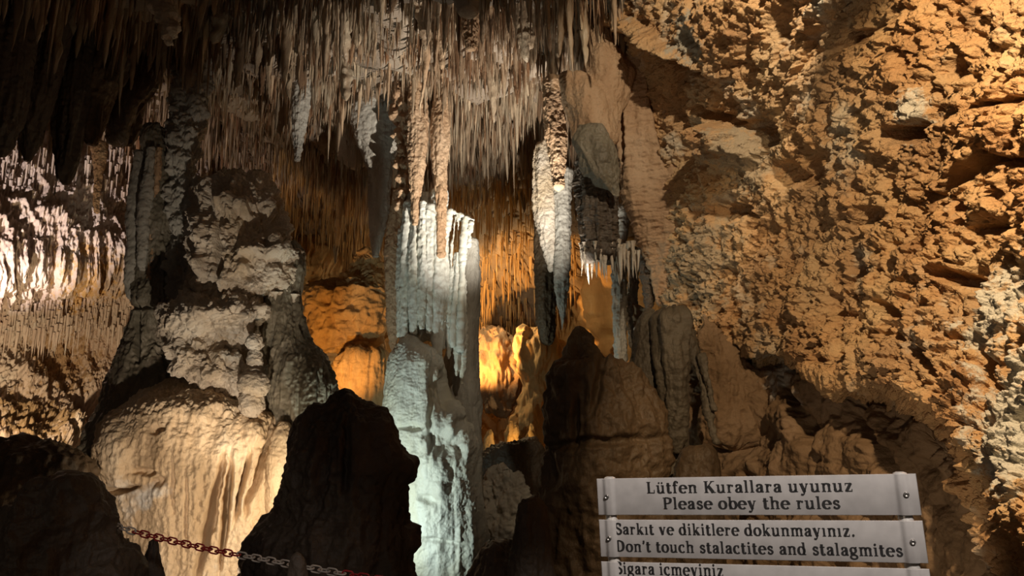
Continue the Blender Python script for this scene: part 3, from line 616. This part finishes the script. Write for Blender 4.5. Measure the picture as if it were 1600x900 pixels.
hang('stalactite', 'long pale stalactite hanging into the deep orange gap', [(270, 862, 892), (330, 866, 890), (400, 868, 889), (460, 870, 887), (500, 875, 883), (514, 877, 880)], 8.2, M_GREY, seed=39, nt=70)
hang('stalactite', 'pale shield-topped stalactite left of the long pale one', [(230, 838, 866), (270, 836, 868), (310, 838, 868), (350, 846, 870), (390, 856, 872), (420, 862, 870)], 8.3, M_KNOB, seed=40, t=FLUTE)
hang('stalactite', 'dark flat stalactite standing against the deep orange glow', [(330, 838, 872), (400, 838, 870), (470, 839, 868), (520, 842, 866), (535, 848, 862)], 8.6, M_UMBER, seed=41)
hang('stalactite', 'dark slim stalactite between the shield-topped one and the drapery', [(130, 848, 884), (200, 852, 882), (250, 860, 880), (290, 866, 878)], 6.6, M_BROWN, seed=42)
hang('stalactite', 'grey tapering stalactite over the dark recess just above the sign', [(500, 1028, 1070), (540, 1032, 1066), (600, 1038, 1066), (660, 1048, 1064), (704, 1054, 1060)], 5.3, M_GLOOM, seed=43, t=FLUTE)
def rod(name, label, a, b, h0, h1, d0, d1, m, seed):
    pts = [(a[1] + (b[1] - a[1]) * k, a[0] + (b[0] - a[0]) * k - (h0 + (h1 - h0) * k), a[0] + (b[0] - a[0]) * k + (h0 + (h1 - h0) * k), d0 + (d1 - d0) * k) for k in (0, .3, .6, 1)]
    return tower(name, pts, 30, 160, SHAFT, m, 1, label=label, cat='stalactite', seed=seed, base='top')
rod('stalactite', 'long slanting stone rod in the dark recess above the sign', (1076, 520), (1118, 690), 7, 3, 5.3, 5.1, M_GLOOM, 44)
rod('stalactite', 'short slanting stone rod right beside the long one', (1096, 555), (1116, 640), 5, 2, 5.2, 5.1, M_GLOOM, 45)
gmite('rock_fin', 'smooth reddish-brown rock fin under the lower edge of the ochre wall', [(492, 1096, 1104), (515, 1096, 1120), (545, 1098, 1142), (575, 1100, 1168), (610, 1102, 1196), (680, 1100, 1200)], 5.6, M_LOWER, asp=.5, t=LUMP, seed=46, cat='rock')

# ------------------------------------------------------------------ the deep orange chamber
def cluster(name, label, cat, rows, d, m, t, **k):
    return gmite(name, label, rows, d, m, t=t, cat=cat, **k)
BOULD = [('n', .14, 1.0, 1.0, 1.0), ('b', .10, 2.2, 2.2, 2.2), ('c', .04, 3, 3, 3), ('n', .03, 9, 9, 9)]
cluster('rock_bulge', 'orange-lit bulging rock between the gnarled formation and the pale column', 'rock', [(395, 548, 590), (420, 530, 604), (455, 480, 612), (490, 466, 616), (520, 468, 612), (545, 490, 604), (562, 520, 590)], 11.5, M_OCHRE, BOULD, asp=.7, nt=260, nz=200, seed=50)
cluster('flowstone_curtain', 'small orange fluted flowstone curtain peeping over the broad dark stalagmite', 'flowstone', [(566, 530, 606), (590, 526, 608), (630, 540, 610), (662, 560, 608), (700, 560, 610)], 11.0, M_OCHRE, [('r', .08, 3, 3, .3), ('r', .04, 7, 7, .5), ('n', .02, 10, 10, 10)], asp=.6, nt=160, nz=140, seed=51)
cluster('lit_formation', 'brightly lit jagged formation glowing in the deep orange chamber', 'formation', [(516, 762, 776), (524, 752, 792), (545, 746, 806), (575, 744, 808), (610, 748, 806), (635, 760, 790)], 14.6, M_LOWER, [('n', .1, 2, 2, 1), ('r', .12, 3, 3, .8), ('k', .08, 6, 6, 4)], nt=180, nz=140, seed=52)
cluster('formation', 'dull orange folded formation right of the bright jagged one', 'formation', [(520, 812, 850), (540, 806, 872), (570, 812, 866), (600, 818, 850), (640, 812, 846), (690, 800, 850)], 14.0, M_OCHRE, [('n', .1, 2, 2, 1), ('r', .10, 4, 4, .5), ('k', .08, 6, 6, 4)], nt=180, nz=160, seed=53)
for i, (lab, rows) in enumerate((('small glowing yellow stalagmite in the deep grotto, brightest of the three', [(664, 803, 809), (674, 801, 812), (694, 801, 811), (720, 799, 813)]),
                                 ('small orange stalagmite left of the brightest glowing one', [(658, 795, 801), (672, 794, 803), (700, 792, 804), (720, 790, 805)]),
                                 ('small orange stalagmite right of the brightest glowing one', [(662, 827, 833), (672, 826, 836), (690, 826, 836), (715, 824, 838)]),
                                 ('low reddish stalagmite at the left end of the deep grotto', [(672, 764, 769), (684, 758, 772), (700, 754, 774), (720, 752, 776)]))):
    gmite('stalagmite', lab, rows, 12.2, M_OCHRE, seed=60 + i, nt=40, nz=50, t=[('n', .03, 4, 4, 3), ('n', .012, 14, 14, 14)])
gmite('rock_mound', 'black rock mound in front of the glowing stalagmites', [(690, 806, 836), (702, 764, 846), (730, 742, 850), (790, 738, 856)], 11.4, M_DARK, seed=70, t=LUMP, cat='rock')
rr = np.random.RandomState(15); st = []
for k in range(2600):
    y = rr.uniform(11.5, 17.2); x = rr.uniform(-.34 * y, .09 * y)
    st.append((x, y, float(ceil_z(np.array(x), np.array(y))) + .2, rr.uniform(.3, .8), rr.uniform(.012, .034), rr.rand()))
mass('straw_stalactites', st, M_OCHRE, 5, 5, 'thin straw stalactites hanging over the deep orange chamber', 'stalactites', 4, bend=.01)
rr = np.random.RandomState(25); st = []
for k in range(900):
    px = rr.uniform(-60, 215); py = rr.uniform(230, 520) if k % 3 else rr.uniform(430, 520)
    d = np.interp(px, [-140, 40, 130, 230], [8.6, 9.5, 10.1, 10.7]) - .04
    st.append((*P(px, py, d), rr.uniform(.10, .42), rr.uniform(.008, .024), rr.rand()))
mass('wall_drips', st, M_PINK, 6, 7, 'fine drip fringes on the pinkish and ochre left wall', 'stalactites', 6, bend=.02, flare=0, knob=.05)

import mathutils
# ------------------------------------------------------------------ the chain
M_RED = plain('red_plastic', (.42, .025, .03), .35)
M_WHITE = plain('white_plastic', (.62, .56, .50), .4)
def link_mesh(name, mat):
    L, Wd, r, n, k = .0235, .0135, .0034, 40, 8
    s = np.linspace(0, 2 * math.pi, n, endpoint=False); st = L - Wd
    cx = np.sign(np.cos(s)) * st * (np.abs(np.cos(s)) > .05) + np.cos(s) * Wd; cy = np.sin(s) * Wd
    c = np.stack([cx, cy, 0 * cx], -1)
    tg = np.roll(c, -1, 0) - np.roll(c, 1, 0); tg /= np.linalg.norm(tg, axis=1)[:, None]
    b = np.cross(tg, (0, 0, 1.0))
    th = np.linspace(0, 2 * math.pi, k, endpoint=False)
    v = c[:, None] + r * (np.cos(th)[None, :, None] * b[:, None] + np.sin(th)[None, :, None] * np.array((0, 0, 1.0)))
    v = v.reshape(-1, 3); i, j = np.meshgrid(np.arange(n), np.arange(k), indexing='ij')
    f = np.stack([i * k + j, ((i + 1) % n) * k + j, ((i + 1) % n) * k + (j + 1) % k, i * k + (j + 1) % k], -1).reshape(-1, 4)
    return mk(name, v, f, mat)
path = crom([P3(np.array(float(x)), np.array(float(y)), np.array(d)) for x, y, d in ((128, 800, 3.36), (165, 816, 3.32), (200, 828, 3.28), (260, 843, 3.25), (330, 859, 3.2), (400, 872, 3.15), (470, 885, 3.1), (540, 897, 3.07), (640, 912, 3.02), (760, 925, 2.98))], 4000)
cum = np.concatenate([[0], np.cumsum(np.linalg.norm(np.diff(path, axis=0), axis=1))])
chain = empty('barrier_chain', path[0])
tag(chain, 'red and white plastic barrier chain strung across the bottom left of the cave', 'chain')
proto = {}
pitch, s, i = .0335, .0, 0
while s + pitch < cum[-1]:
    a = np.array([np.interp(s, cum, path[:, q]) for q in range(3)]); b = np.array([np.interp(s + pitch, cum, path[:, q]) for q in range(3)])
    mid = (a + b) / 2; px = proj(mid[None])[0][0]
    red = 212 < px < 372 or px > 536
    key = 'red' if red else 'white'
    if key not in proto:
        o = proto[key] = link_mesh('link', M_RED if red else M_WHITE)
    else:
        o = proto[key].copy(); COL.objects.link(o)
    o['label'] = key + ' chain link'
    dr = Vector(b - a).normalized()
    side = dr.cross(Vector((0, 1, 0))).normalized(); up = side.cross(dr)
    rot = mathutils.Matrix((dr, side, dr.cross(side))).transposed().to_4x4() @ mathutils.Matrix.Rotation(math.radians(12 if i % 2 == 0 else 98), 4, 'X')
    o.rotation_euler = rot.to_euler()
    o.parent = chain; o.location = Vector(mid - path[0])
    s += pitch; i += 1

# ------------------------------------------------------------------ lettering: broad-nib strokes with slab serifs
XH, CH, DE = .50, .72, -.21
def st_(pts, wv=.15, wh=.05, smooth=True, n=26):
    p = crom(pts, n) if smooth and len(pts) > 2 else crom(pts, 8)
    t = np.gradient(p, axis=0); t /= np.linalg.norm(t, axis=1)[:, None] + 1e-9
    wdt = 1.36 * np.sqrt((wv * t[:, 1]) ** 2 + (wh * t[:, 0]) ** 2) / 2
    nr = np.stack([-t[:, 1], t[:, 0]], -1) * wdt[:, None]
    return np.concatenate([p + nr, (p - nr)[::-1]]), len(p)
def rc(x0, y0, x1, y1): return np.array([(x0, y0), (x1, y0), (x1, y1), (x0, y1)]), 2
def dot(x, y, r=.075):
    a = np.linspace(0, 2 * math.pi, 17); return np.concatenate([np.stack([x + r * np.cos(a), y + r * np.sin(a)], -1), np.full((17, 2), (x, y))[::-1]]), 17
SE = .042
def stem(x, y0, y1, bot=True, top='flag', w=.13):
    o = [rc(x - w / 2, y0, x + w / 2, y1)]
    if bot: o.append(rc(x - w / 2 - .055, y0, x + w / 2 + .055, y0 + SE))
    if top == 'flag': o.append(rc(x - w / 2 - .06, y1 - SE * 1.1, x, y1))
    if top == 'full': o.append(rc(x - w / 2 - .06, y1 - SE, x + w / 2 + .055, y1))
    return o
def ring(cx, cy, rx, ry, a0=0, a1=360, wv=.13, wh=.045, n=40):
    a = np.radians(np.linspace(a0, a1, n)); return st_(np.stack([cx + rx * np.cos(a), cy + ry * np.sin(a)], -1), wv, wh, True, n)
def arch(x0, x1, bot=True):
    return [st_([(x0, .36), (x0 + .06, .44), ((x0 + x1) / 2 + .02, .475), (x1 - .015, .43), (x1, .33)], .13, .06)] + stem(x1, 0, .36, bot, None)
def vee(x0, x1, y0=XH, y1=0):
    m = (x0 + x1) / 2
    return [st_([(x0, y0), (m + .01, y1)], .135, .1, False), st_([(x1, y0), (m, y1)], .06, .05, False), rc(x0 - .1, y0 - SE, x0 + .1, y0), rc(x1 - .085, y0 - SE, x1 + .085, y0)]
def glyph(c):
    if c == 'n': return stem(.15, 0, XH) + arch(.15, .46), .61
    if c == 'h': return stem(.15, 0, CH + .02) + arch(.15, .46), .61
    if c == 'm': return stem(.15, 0, XH) + arch(.15, .44) + arch(.44, .73), .88
    if c == 'r': return stem(.15, 0, XH) + [st_([(.17, .32), (.22, .43), (.32, .465)], .1, .06), dot(.37, .42, .065)], .46
    if c in 'uü': 
        o = stem(.14, .14, XH, False) + stem(.45, 0, XH, False) + [rc(.45, 0, .57, SE), st_([(.14, .17), (.17, .06), (.26, .022), (.36, .05), (.45, .13)], .13, .06)]
        return o + ([dot(.2, .64, .06), dot(.4, .64, .06)] if c == 'ü' else []), .61
    if c in 'ıi': return stem(.15, 0, XH) + ([dot(.14, .655)] if c == 'i' else []), .31
    if c == 'l': return stem(.15, 0, CH + .02), .31
    if c == 't': return [st_([(.15, .64), (.15, .3), (.15, .12), (.2, .03), (.28, .03), (.34, .08)], .13, .06), rc(.02, XH - .055, .34, XH)], .38
    if c == 'f': return stem(.15, 0, .5, True, None) + [st_([(.15, .45), (.16, .62), (.23, .72), (.31, .72)], .13, .055), dot(.34, .665, .06), rc(.02, XH - .05, .33, XH)], .37
    if c == 'o': return [ring(.28, .25, .205, .235)], .56
    if c in 'cç':
        o = [ring(.28, .25, .205, .235, 55, 315), dot(.385, .4, .062)]
        return o + ([st_([(.28, .02), (.33, -.06), (.3, -.13), (.2, -.14)], .06, .05)] if c == 'ç' else []), .5
    if c == 'e': return [ring(.28, .25, .205, .235, 0, 318), rc(.12, .25, .5, .295)], .54
    if c == 'a': return [st_([(.1, .38), (.16, .45), (.26, .475), (.35, .43), (.375, .32), (.375, .12), (.42, .04), (.49, .05)], .13, .055), st_([(.375, .3), (.2, .25), (.1, .14), (.16, .04), (.27, .04), (.375, .13)], .12, .05), dot(.12, .37, .06)], .52
    if c == 's': return [st_([(.38, .38), (.3, .46), (.18, .46), (.11, .37), (.18, .29), (.31, .23), (.38, .14), (.31, .045), (.18, .035), (.08, .12)], .1, .075, True, 50), rc(.365, .33, .4, .48), rc(.065, .02, .1, .17)], .46
    if c == 'd': return stem(.44, 0, CH + .02, False) + [ring(.27, .25, .19, .23), rc(.44, 0, .57, SE)], .6
    if c == 'b': return stem(.14, 0, CH + .02, False) + [ring(.32, .25, .19, .23)], .57
    if c == 'g': return [ring(.25, .32, .16, .155, wv=.12), ring(.26, -.07, .2, .12, wv=.1, wh=.06), st_([(.14, .19), (.1, .12), (.2, .07), (.36, .06)], .08, .07), st_([(.36, .42), (.42, .48), (.48, .46)], .06, .06)], .54
    if c == 'k': return stem(.15, 0, CH + .02) + [st_([(.2, .22), (.42, .47)], .06, .05, False), st_([(.26, .28), (.47, .02)], .14, .12, False), rc(.33, XH - SE, .55, XH), rc(.36, 0, .6, SE)], .6
    if c == 'v': return vee(.12, .45), .56
    if c == 'y': return vee(.12, .46) + [st_([(.3, .04), (.24, -.12), (.15, -.19)], .07, .06), dot(.12, -.15, .062)], .57
    if c == 'z': return [rc(.06, XH - .055, .44, XH), rc(.05, 0, .45, .055), st_([(.39, .48), (.11, .02)], .13, .12, False), rc(.06, .36, .1, XH), rc(.41, 0, .45, .15)], .5
    if c == '.': return [dot(.13, .07, .08)], .27
    if c == "'": return [st_([(.12, .72), (.14, .62), (.08, .5)], .1, .06)], .24
    if c == 'L': return stem(.2, 0, CH, True, 'full', .15) + [rc(.12, 0, .58, .055), rc(.53, 0, .58, .22)], .64
    if c == 'P': return stem(.2, 0, CH, True, 'full', .15) + [st_([(.2, .7), (.38, .695), (.54, .63), (.56, .53), (.52, .42), (.38, .355), (.2, .35)], .14, .05)], .66
    if c == 'D': return stem(.2, 0, CH, True, 'full', .15) + [st_([(.14, .695), (.36, .69), (.56, .58), (.62, .36), (.56, .14), (.36, .03), (.14, .025)], .15, .05, True, 40)], .76
    if c == 'K': return stem(.2, 0, CH, True, 'full', .15) + [st_([(.26, .32), (.58, .7)], .06, .05, False), st_([(.34, .42), (.64, .02)], .15, .13, False), rc(.48, CH - SE, .74, CH), rc(.5, 0, .8, SE)], .78
    if c == 'S': return [st_([(.5, .55), (.42, .67), (.28, .7), (.15, .65), (.12, .53), (.2, .43), (.38, .34), (.5, .25), (.5, .11), (.38, .025), (.22, .03), (.1, .16)], .13, .08, True, 60), rc(.49, .5, .53, .71), rc(.07, .01, .11, .21)], .6
    return [], .28
def lettering(text, size, width, y, xc, left=None):
    """(vertices, faces, triangles) of a line of slightly raised letters, in the panel's own plane"""
    V, Fq, x = [], [], 0.0
    for ch in text:
        shp, adv = glyph(ch)
        for pts, n in shp: V.append((np.asarray(pts, float) + (x, 0), n))
        x += adv + .045
    k = (width / x)
    ox = left if left is not None else xc - width / 2
    vs, fs, b = [], [], 0
    for q, n in V:
        q = q * (k, size); q = q + (ox, y)
        m2 = len(q)
        vs.append(np.stack([q[:, 0], 0 * q[:, 0] - .0012, q[:, 1]], -1))
        for i in range(n - 1): fs.append((b + i, b + i + 1, b + m2 - 2 - i, b + m2 - 1 - i))
        b += m2
    return np.concatenate(vs), np.array(fs)

# ------------------------------------------------------------------ the sign
M_PLATE = plain('satin_plate', (.60, .565, .54), .32, .35, .35)
M_STEEL = plain('polished_steel', (.66, .63, .59), .3, .4)
M_INK = plain('black_lettering', (.012, .011, .011), .45)
M_BOLT = plain('dull_bolt', (.30, .28, .26), .35, .9)
A, B = P(932, 748, 2.0), P(1431, 740, 1.735)
dx = Vector(B - A); WID = dx.length; dx.normalize()
dy = Vector((0, 0, 1)).cross(dx).normalized(); dz = dx.cross(dy)
mid = Vector((A + B) / 2); TOP = mid.z / dz.z
sign = empty('rules_sign', mid - dz * TOP); sign.rotation_euler = mathutils.Matrix((dx, dy, dz)).transposed().to_euler()
tag(sign, 'visitor rules sign of pale plates with black Turkish and English lettering on two steel posts', 'sign')
def local(name, v, f, m, parent, smooth=True):
    o = mk(name, v, f, m, smooth=smooth); o.parent = parent; return o
def tube(r, z0, z1, x, y, n=28):
    a = np.linspace(0, 2 * math.pi, n, endpoint=False); prof = ((0, z0), (r, z0), (r, z1 - r * .5), (r * .86, z1 - r * .15), (r * .5, z1), (0, z1))
    v = np.array([(x + q * math.cos(t), y + q * math.sin(t), z) for q, z in prof for t in a]); return v, grid_faces(n, len(prof), True)
HP, GAP = .0915, .0105
PR = .0165
for x in (-WID / 2 + .031, WID / 2 - .031):
    v, f = tube(PR, 0.0, TOP + .004, x, .0195); local('post', v, f, M_STEEL, sign)
def plate(z1, h):
    """plate that bows forward over the two posts"""
    xs = np.linspace(-WID / 2, WID / 2, 400)
    bow = sum(.006 * np.exp(-((xs - c) / .0125) ** 4) for c in (-WID / 2 + .031, WID / 2 - .031))
    prof = []
    e = .0012
    for yy, zz in ((0, z1 - e), (0, z1 - h + e), (.0012, z1 - h), (.0028, z1 - h), (.0028, z1), (.0012, z1)):
        prof.append(np.stack([xs, yy - bow, 0 * xs + zz], -1))
    prof.append(prof[0])
    v = np.concatenate(prof); f = grid_faces(len(xs), 7)
    n = len(xs)
    cap = np.array([[k * n + s for k in q] for s in (0, n - 1) for q in ((0, 1, 2, 5), (5, 2, 3, 4))])
    return v, np.concatenate([f, cap])
def bolt(x, z):
    a = np.linspace(0, 2 * math.pi, 20, endpoint=False); prof = ((.0062, -.0055), (.0062, -.0085), (.005, -.0102), (.0036, -.0108), (.003, -.009), (.0001, -.009))
    v = np.array([(x + q * math.cos(t), y, z + q * math.sin(t)) for q, y in prof for t in a]); return v, grid_faces(20, len(prof), True)
PL = WID / 501.0     # metres for one photo pixel on the plates
lines = [
    [('Lütfen Kurallara uyunuz', 1019, 1345, 770, 27), ('Please obey the rules', 1045, 1324, 796, 27)],
    [('Sarkıt ve dikitlere dokunmayınız.', 963, 1343, 834, 26), ("Don't touch stalactites and stalagmites", 963, 1406, 862, 26)],
    [('Sigara içmeyiniz', 963, 1143, 906, 27)]]
tops = (744.5, 810, 887)
for k in range(3):
    z1 = TOP - k * (HP + GAP) - (0.0 if k == 0 else .001 * k)
    v, f = plate(z1, HP); pl = local('panel', v, f, M_PLATE, sign)
    for text, x0, x1, yb, size in lines[k]:
        cxp = 1183.5 + k * 3
        v, f = lettering(text, size * PL / .72 * .70, (x1 - x0) * PL, z1 - (yb - tops[k]) * PL, 0, left=(x0 - cxp) * PL)
        local('lettering', v, f, M_INK, pl, smooth=False)
    for sx in (-1, 1):
        v, f = bolt(sx * (WID / 2 - .026), z1 - HP * .5); local('bolt', v, f, M_BOLT, pl)
